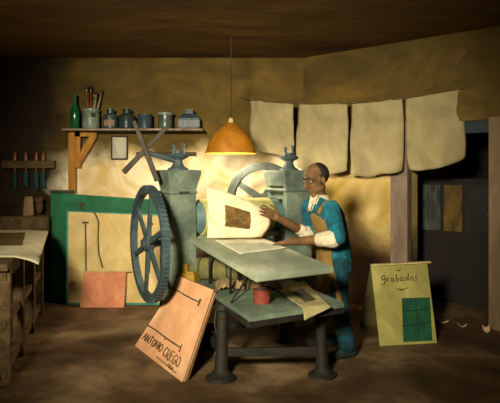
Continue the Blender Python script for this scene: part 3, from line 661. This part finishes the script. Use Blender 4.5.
bm = BM(); grid(bm, lambda u, v: bp_fn(.42+.40*u-.06*v+.01*noise.noise(V((u*8, v*8, 1))), .32+.50*v)+V((0, 0, .006)), 14, 12); link('print_image', bm, mat('ink_ochre', '4d3d14', '7b6526', scale=12, bump=0, c='63501c', contrast=.9), bs_, smooth=True)
# carved block and dark pot with rag on the riser
qx = P(28.5, 0, 6.62)
bm = BM(); Mz = Matrix.Rotation(.4, 3, 'Z')
R = []
for z, w, d_ in ((0, .12, .10), (.02, .125, .105), (.20, .10, .085), (.235, .09, .075)):
    R.append([bm.verts.new(V((qx.x, 6.62, 1.062+z))+Mz @ V((i*w/2, j*d_/2, 0))) for i, j in ((-1, -1), (1, -1), (1, 1), (-1, 1))])
for p, q in zip(R, R[1:]):
    for k in range(4): bm.faces.new((p[k], p[(k+1) % 4], q[(k+1) % 4], q[k]))
bm.faces.new(R[0][::-1]); bm.faces.new(R[-1]); bmesh.ops.bevel(bm, geom=bm.edges[:], offset=.008, segments=2, affect='EDGES')
tag(link('whetstone', bm, mat('stone_tan', '6a5636', '8b744c', scale=6)), 'tan upright stone block on the raised back of the left bench', 'block')
bm = BM(); ell(bm, (qx.x+.07, 6.76, 1.062+.10), XYZ, (.055, .05, .10), 18, 12)
for k in range(14):
    t = k*2.4; c = V((qx.x+.05+.055*math.cos(t), 6.76+.04*math.sin(t), 1.062+.19+.03*math.sin(k*3.1))); ell(bm, c, XYZ, (.03, .03, .03), 8, 6)
o = link('dark_sponge', bm, mat('sponge_dark', '3a2916', '584025', scale=12)); remesh(o, .012, 2); o.location.z += .0
tag(o, 'dark lumpy sponge heaped behind the tan stone on the bench', 'sponge')
# tool rack and four chisels
rz = HC-(164.5-HY)*6.86/F
rx0, rx1 = P(2, 0, 6.86).x, P(54, 0, 6.86).x
bm = BM(); box(bm, ((rx0+rx1)/2, BACK-.06, rz), (rx1-rx0, .12, .10), bev=.012)
tag(link('tool_rack', bm, mat('rack_wood', '4a3a20', '66522f', scale=4, stretch=(.6, 3, 3))), 'thick brown plank tool rack fixed to the wall above the left bench', 'rack')
hmo = mat('chisel_handle', '6d3d18', '8f5e30', scale=9, rough=.4); blm = mat('chisel_blade', '173638', '3a6a6c', scale=5, rough=.3, metal=.4)
for px, w, hh, lab in ((14, .035, .10, 'narrow chisel with pale handle, furthest left in the wall rack'), (25, .05, .11, 'broad dark chisel second from left in the wall rack'), (35.5, .045, .10, 'chisel with red brown handle and bright blue blade, third from left in the rack'), (42.5, .04, .11, 'chisel with pale shiny blade, furthest right in the wall rack')):
    x = P(px, 0, 6.84).x; r = thing('chisel', (x, BACK-.135, rz-.3), lab, 'chisel', 'chisels in the wall rack')
    y = BACK-.085
    bm = BM(); lathe(bm, (x, y, rz+.02), [(.012, -.12), (.016, 0), (.022, .05), (.020, .10), (.012, .10+hh*.4), (.003, .105+hh*.4)], 12); link('handle', bm, hmo, r, smooth=True)
    bm = BM(); beam(bm, (x, y, rz-.09), (x+.005, y, rz-.28-random.uniform(0, .05)), w, .012, up=V((0, 1, 0)), w1=w*1.15, h1=.006); link('blade', bm, blm, r)

# ------------------------------------------------------------------ dim cupboard in the room beyond the doorway, litter on the floor
cw0, cw1 = T0-.27, T1-.32
cb_ = thing('cupboard', RWP((cw0+cw1)/2, 0, -.95), 'dim tall cupboard with ochre and grey panels inside the dark doorway', 'cupboard')
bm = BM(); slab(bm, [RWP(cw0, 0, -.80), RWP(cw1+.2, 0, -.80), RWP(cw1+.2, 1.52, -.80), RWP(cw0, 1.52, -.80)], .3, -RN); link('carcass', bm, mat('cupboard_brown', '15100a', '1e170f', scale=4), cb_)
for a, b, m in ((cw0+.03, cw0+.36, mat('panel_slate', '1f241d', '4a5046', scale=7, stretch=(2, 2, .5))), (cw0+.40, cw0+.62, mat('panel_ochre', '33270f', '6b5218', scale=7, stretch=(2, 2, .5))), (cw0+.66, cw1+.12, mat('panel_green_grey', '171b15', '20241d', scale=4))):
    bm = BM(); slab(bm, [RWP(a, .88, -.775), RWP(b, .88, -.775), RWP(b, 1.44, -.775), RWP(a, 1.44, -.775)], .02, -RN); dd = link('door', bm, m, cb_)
    bm = BM(); c = RWP(b-.04, 1.1, -.765); ell(bm, c, XYZ, (.014,)*3, 10, 8); link('knob', bm, mat('knob', '5a4a2a'), dd, smooth=True)
bm = BM(); c = RWP(cw0+.30, 1.52, -.93); lathe(bm, c, [(.10, 0), (.15, .05), (.16, .11), (.10, .17), (.09, .18), (.11, .20), (.08, .2), (.001, .19)], 20)
tag(link('clay_pot', bm, mat('pot_dim', '3c3122', '4b3e2c', scale=6), smooth=True, autos=40), 'dim squat clay pot on top of the cupboard in the doorway', 'pot')
scr = mat('scrap_paper', 'b08a5c', 'cfb58a', scale=9)
for k, (px, py, s, lab) in enumerate(((359, 310, .10, 'curled orange paper scrap on the floor left of the titled portfolio'), (442, 323, .09, 'pale paper scrap lying just right of the titled portfolio'), (462, 327, .07, 'tiny pale paper scrap on the doorway threshold'), (486, 333, .06, 'upright pale paper scrap at the foot of the right door post'))):
    c = FL(px, py, 0); bm = BM(); ang = -.35-.2*k
    grid(bm, lambda u, v: c+V(((u-.5)*s*1.6*math.cos(ang), (u-.5)*s*.8*math.sin(ang)+(v-.5)*s*.5, .006+.03*(2*u-1)**2+(.05*v if k == 3 else 0))), 7, 4)
    tag(link('paper_scrap', bm, scr, smooth=True, solid=.003), lab, 'paper', 'paper scraps on the floor')

# ------------------------------------------------------------------ the printer
S_ = V((.38, -.925, 0)); Ff = V((-.925, -.38, 0))
skin = mat('skin', '543c22', '7a5a38', scale=9, rough=.7, bump=.1, c='664a2c', spec=.15)
man = thing('person', (.86, 4.8, 0), 'bald man in teal work suit and tan apron bending over the press bed', 'person')
fsh, nsh = V((.545, 4.98, 1.275)), V((.70, 4.61, 1.275))
nel, nwr = V((.735, 4.47, 1.045)), V((.325, 4.64, .995))
fel, fwr = V((.575, 5.0, 1.0)), V((.245, 4.80, 1.195))
tor = [((.765, 4.80, .80), .15, .115), ((.758, 4.80, .92), .15, .118), ((.742, 4.80, 1.02), .14, .112), ((.72, 4.80, 1.12), .155, .118), ((.692, 4.80, 1.20), .172, .122), ((.665, 4.80, 1.27), .165, .105), ((.645, 4.80, 1.325), .09, .08)]
hipL, hipR = V((.785, 4.73, .82)), V((.74, 4.87, .82)); knL, knR = V((.765, 4.68, .46)), V((.71, 4.90, .46)); anL, anR = V((.835, 4.62, .08)), V((.73, 4.92, .08))
bm = BM()
loft(bm, [(c, S_, Ff, a, b) for c, a, b in tor]); 
cap_(bm, (.645, 4.8, 1.31), (.61, 4.79, 1.45), .062, .056)
for sh_, el_, wr_ in ((nsh, nel, nwr), (fsh, fel, fwr)):
    cap_(bm, sh_, el_, .058, .045); cap_(bm, el_, el_.lerp(wr_, .35), .044, .045); cap_(bm, el_.lerp(wr_, .35), wr_, .048, .032)
for h, k, a in ((hipL, knL, anL), (hipR, knR, anR)):
    cap_(bm, h, k, .085, .058); cap_(bm, k, k.lerp(a, .35), .056, .058); cap_(bm, k.lerp(a, .35), a, .058, .04); cap_(bm, a+V((0, 0, -.03)), a+Ff*.12+V((0, 0, -.045)), .038, .03)
# head
hf = V((-.86, -.40, -.32)).normalized(); hs_ = V((.42, -.907, 0)).normalized(); hu = hf.cross(hs_).normalized()
if hu.z < 0: hu = -hu
HCN = V((.592, 4.78, 1.535)); HS = 1.08
def hp(f, s, u): return HCN+(hf*f+hs_*s+hu*u)*HS
HA = (hf, hs_, hu)
def he(f, s, u, r): ell(bm, hp(f, s, u), HA, [x*HS for x in r], 22, 16)
he(-.012, 0, .035, (.108, .082, .096)); he(.03, 0, -.045, (.066, .062, .085)); he(.06, 0, -.108, (.03, .034, .028))
cap_(bm, hp(.093, 0, .012), hp(.122, 0, -.032), .011*HS, .016*HS)
for s in (-1, 1):
    cap_(bm, hp(.088, s*.012, .030), hp(.066, s*.052, .026), .015*HS, .013*HS)
    he(.055, s*.036, -.03, (.03, .026, .026)); he(-.012, s*.084, -.012, (.022, .010, .034)); he(.012, s*.040, -.07, (.055, .024, .036))
    cap_(bm, hp(.108, s*.008, -.036), hp(.105, s*.016, -.038), .010*HS, .008*HS)
cap_(bm, hp(.088, -.018, -.068), hp(.088, .018, -.068), .010*HS, .010*HS); cap_(bm, hp(.086, -.016, -.083), hp(.086, .016, -.083), .010*HS, .010*HS)
# hands: palm plus five separate fingers
def hand(wr, d, n, th, curl, spread=1, lift=0):
    """d finger direction, n palm normal (towards what is touched), th thumb side"""
    d = d.normalized(); n = (n-d*n.dot(d)).normalized(); t = (th-d*th.dot(d)-n*th.dot(n)).normalized()
    for k, x in enumerate((-.033, -.011, .011, .033)):
        cap_(bm, wr+t*x*.6, wr+d*.095+t*x, .018, .014)
    for x, ln, dv in ((.036, .078, .10), (.012, .088, .03), (-.012, .082, -.04), (-.035, .064, -.13)):
        p = wr+d*.095+t*x; dd = (d+t*dv*spread).normalized(); r = .0105
        for seg, (fr, a) in enumerate(((.45, curl*.35), (.32, curl*.9), (.23, curl*1.3))):
            v = dd*math.cos(a)+n*math.sin(a); q = p+v*ln*fr; cap_(bm, p, q, r, r*.92, 10); p = q; r *= .92
    p = wr+d*.03+t*.036; q = p+(t*.75+d*.6+n*.25).normalized()*.045; cap_(bm, p, q, .015, .013, 10); r_ = q+(d*.8+t*.2+n*.45).normalized()*.04; cap_(bm, q, r_, .012, .010, 10)
hand(nwr, V((-.135, .045, -.028)), V((0, 0, -1)), V((.3, .9, .1)), .55)
hand(fwr, V((-.085, -.03, .045)), V((-.35, .9, -.1)), V((0, -.3, 1)), .5)
body = link('body', bm, skin, man); remesh(body, .0055, 5)
# eyes, brows, hair
for s in (-1, 1):
    bm = BM(); ell(bm, hp(.078, s*.034, .006), HA, (.013, .015, .011), 14, 10); ey = link('eye', bm, mat('eye_white', '8a7c66', '968872', rough=.3, bump=0), body, smooth=True)
    bm = BM(); ell(bm, hp(.0885, s*.034, .004), HA, (.004, .008, .008), 12, 8); link('iris', bm, mat('iris', '140d06', rough=.2, bump=0), ey, smooth=True)
    bm = BM(); tube(bm, [hp(.104, s*.012, .034), hp(.100, s*.034, .042), hp(.078, s*.058, .036)], [.006, .007, .004], 8); link('eyebrow', bm, mat('hair_dark', '1c150c', '30261a', scale=20), man, smooth=True)
bm = BM(); ell(bm, hp(-.012, 0, .035), HA, [x*HS+.004 for x in (.108, .082, .096)], 40, 28)
kill = []
for v in bm.verts:
    d = (v.co-hp(0, 0, 0))/HS; f, s, u = d.dot(hf), d.dot(hs_), d.dot(hu)
    lim = .012+.02*math.sin(u*60)*.2
    if f > lim-.25*max(0, u-.03) or u > .125 - .0 or u < -.05: kill.append(v)
bmesh.ops.delete(bm, geom=kill, context='VERTS'); link('hair', bm, mat('hair_dark', '1c150c', '30261a'), man, smooth=True, solid=.005)
bm = BM(); cap_(bm, hp(.018, .078, .02), hp(.016, .074, -.03), .008, .005); link('sideburn', bm, mat('hair_grey', '54493a', '6a5e4a'), man, smooth=True)
# work suit
teal = mat('cloth_teal', '093a46', '1b7080', scale=8, rough=.9, bump=.6, bscale=22, c='0f505d', contrast=.9, brush=.4)
bm = BM()
loft(bm, [(c, S_, Ff, a+.02, b+.02) for c, a, b in [((.77, 4.80, .72), .15, .118)]+tor[:-1]+[((.65, 4.80, 1.325), .085, .07)]])
cap_(bm, nsh+V((.0, 0, .0)), nel+V((0, 0, .01)), .083, .070); cap_(bm, nel+V((0, 0, .01)), nel.lerp(nwr, .12), .070, .062)
cap_(bm, fsh, fel, .078, .066); cap_(bm, fel, fel.lerp(fwr, .15), .066, .058)
for k in range(9):   # folds
    t = k/9; c = nsh.lerp(nel, .15+.8*t); ell(bm, c+V((.0, -.055, 0)), XYZ, (.05, .022, .014), 10, 8)
jk = link('jacket', bm, teal, man); remesh(jk, .009, 3)
bm = BM()
for h, k, a in ((hipL, knL, anL), (hipR, knR, anR)):
    cap_(bm, h, k, .105, .085); cap_(bm, k, a+V((0, 0, .03)), .085, .075)
loft(bm, [((.77, 4.80, .70), S_, Ff, .162, .125), ((.758, 4.80, .92), S_, Ff, .162, .13)])
tr_ = link('trousers', bm, mat('trouser_teal_shade', '07262c', '0f4450', scale=8, rough=.9, bump=.5, c='0a343d', brush=.4), man); remesh(tr_, .011, 2)  # suit teal made darker: shade on the legs put into the colour
for a in (anL, anR):
    bm = BM(); cap_(bm, a+V((0, 0, -.035))-Ff*.04, a+Ff*.05+V((0, 0, -.035)), .044, .044); cap_(bm, a+Ff*.05+V((0, 0, -.04)), a+Ff*.15+V((0, 0, -.045)), .043, .034)
    for v in bm.verts: v.co.z = max(v.co.z, .002)
    sho = link('shoe', bm, mat('shoe_dark', '1d2a28', '2c3a36', rough=.5), man); remesh(sho, .009, 2)
# collar flaps and rolled cuffs of the white shirt
whs = mat('shirt_white', 'a89c7c', 'c9bea0', scale=8, rough=.9)
bm = BM()
loft(bm, [((.655, 4.80, 1.315), S_, Ff, .108, .105), ((.64, 4.80, 1.355), S_, Ff, .082, .078), ((.628, 4.795, 1.395), S_, Ff, .070, .066), ((.628, 4.795, 1.39), S_, Ff, .062, .060)], cap=False)
link('shirt_collar', bm, whs, man, smooth=True, solid=.006)
for s in (-1, 1):
    bm = BM(); grid(bm, lambda u, v: V((.652, 4.80, 1.335))+Ff*(.085+.04*v)+S_*(s*(.012+.055*u*(1-.45*v)))+V((0, 0, .025*(1-v)-.085*v+.04*u*u)), 7, 7)
    link('shirt_flap', bm, whs, man, smooth=True, solid=.006)
for s in (-1, 1):
    bm = BM(); grid(bm, lambda u, v: V((.66, 4.80, 1.335))+S_*s*(.06+.10*u)+Ff*(.075-.09*u+.03*v*(1-u))+V((0, 0, .045-.065*v-.05*u)), 8, 6)
    link('jacket_collar', bm, teal, jk, smooth=True, solid=.014)
for el_, wr_, t0, t1, r0, r1 in ((nel, nwr, .10, .34, .080, .062), (fel, fwr, .12, .36, .070, .055)):
    bm = BM(); cap_(bm, el_.lerp(wr_, t0), el_.lerp(wr_, t1), r0, r1)
    for k in range(7): ell(bm, el_.lerp(wr_, t0+(t1-t0)*k/6)+V((random.uniform(-.02, .02), random.uniform(-.04, -.01), random.uniform(-.04, .04))), XYZ, (.035, .03, .035), 10, 8)
    o = link('shirt_cuff', bm, whs, man); remesh(o, .008, 3)
# apron and its strap
apm = mat('apron_tan', '5a461a', '7a602d', scale=5, rough=.9, bump=.3, c='7d6230')
rr = [((.765, 4.80, .20), .165, .17), ((.765, 4.80, .5), .165, .165), ((.768, 4.80, .72), .155, .155), ((.758, 4.80, .90), .15, .152), ((.742, 4.80, 1.03), .145, .145), ((.72, 4.80, 1.13), .155, .150), ((.702, 4.80, 1.205), .14, .152), ((.69, 4.80, 1.245), .11, .14)]
bm = BM(); rows = []
for i_ in range(len(rr)-1):
    for k in range(4):
        t = k/4; (c0, a0, b0), (c1, a1, b1) = rr[i_], rr[i_+1]; rows.append((V(c0).lerp(V(c1), t), a0+(a1-a0)*t, b0+(b1-b0)*t))
rows.append((V(rr[-1][0]), rr[-1][1], rr[-1][2])); R_ = []
for c, a, b in rows:
    wd = 1.35 if c.z < .45 else max(.80, 1.35-(c.z-.45)*1.6); R_.append([])
    for k in range(24):
        t = -wd+2*wd*k/23; fo = .012*math.sin(t*7)*max(0, min(1, (1.0-c.z)*2))
        R_[-1].append(bm.verts.new(c+S_*(math.sin(t)*(a+.03+fo))+Ff*(math.cos(t)*(b+fo))))
for a, b in zip(R_, R_[1:]):
    for k in range(23): bm.faces.new((a[k], a[k+1], b[k+1], b[k]))
ap = link('apron', bm, apm, man, smooth=True, solid=.007)
from mathutils.bvhtree import BVHTree
jb = BVHTree.FromPolygons([v.co+ORG[jk] for v in jk.data.vertices], [tuple(p.vertices) for p in jk.data.polygons])
def strap(pts):
    pts = [V(p) for p in pts]; q = []
    for a, b in zip(pts, pts[1:]): q += [a.lerp(b, k/8) for k in range(8)]
    q.append(pts[-1]); on = [jb.find_nearest(p)[:2] for p in q]; c = [l+n*.008 for l, n in on]; bm = BM(); row = []
    for k, (l, n) in enumerate(on):
        t = (c[min(k+1, len(c)-1)]-c[max(k-1, 0)]).normalized(); w = t.cross(n).normalized()*.02
        row.append([bm.verts.new(c[k]+w), bm.verts.new(c[k]-w)])
    for a, b in zip(row, row[1:]): bm.faces.new((a[0], a[1], b[1], b[0]))
    link('strap', bm, apm, ap, smooth=True, solid=.008)
strap([V((.69, 4.8, 1.235))+Ff*.14+S_*.085, V((.675, 4.8, 1.33))+Ff*.09+S_*.115, V((.68, 4.8, 1.38))+S_*.125, V((.70, 4.8, 1.33))-Ff*.11+S_*.11, V((.73, 4.8, 1.22))-Ff*.16+S_*.04, V((.74, 4.8, 1.05))-Ff*.16-S_*.05])
strap([V((.69, 4.8, 1.235))+Ff*.14-S_*.085, V((.675, 4.8, 1.33))+Ff*.09-S_*.115, V((.68, 4.8, 1.38))-S_*.125, V((.70, 4.8, 1.33))-Ff*.11-S_*.11, V((.73, 4.8, 1.22))-Ff*.16-S_*.05])

# ------------------------------------------------------------------ light
def lamp(kind, name, loc, energy, col, size=.1, target=None, **kw):
    d = bpy.data.lights.new(name, kind); d.energy = energy; d.color = col
    if kind in ('POINT', 'SPOT'): d.shadow_soft_size = size
    if kind == 'AREA': d.size = size
    for k, v in kw.items(): setattr(d, k, v)
    o = bpy.data.objects.new(name, d); COL.objects.link(o); o.location = loc
    if target is not None: o.rotation_euler = (V(target)-V(loc)).to_track_quat('-Z', 'Y').to_euler()
    return o
lamp('POINT', 'bulb_light', (lc.x, lc.y, rim-.015), 72, (1.0, .88, .68), .07)
lamp('SPOT', 'unseen_key_spot', (-1.3, -.4, 2.75), 2800, (1.0, .90, .70), .35, (.0, 6.0, 1.35), spot_size=math.radians(58), spot_blend=1.0)  # added unseen key spot from front left, soft cone edge shaped for falloff
w = bpy.data.worlds.new('world'); SC.world = w; w.use_nodes = True
w.node_tree.nodes['Background'].inputs[0].default_value = (.55, .42, .24, 1); w.node_tree.nodes['Background'].inputs[1].default_value = .12

# ------------------------------------------------------------------ camera
cd_ = bpy.data.cameras.new('camera'); cam = bpy.data.objects.new('camera', cd_); COL.objects.link(cam)
cam.location = (0, 0, HC); cam.rotation_euler = (math.pi/2, 0, 0)
cd_.sensor_fit = 'HORIZONTAL'; cd_.sensor_width = 36; cd_.lens = 36*F/500; cd_.shift_y = (HY-201.5)/500
cd_.clip_start = .05
SC.camera = cam
SC.view_settings.view_transform = 'Standard'; SC.view_settings.look = 'None'; SC.view_settings.exposure = 0
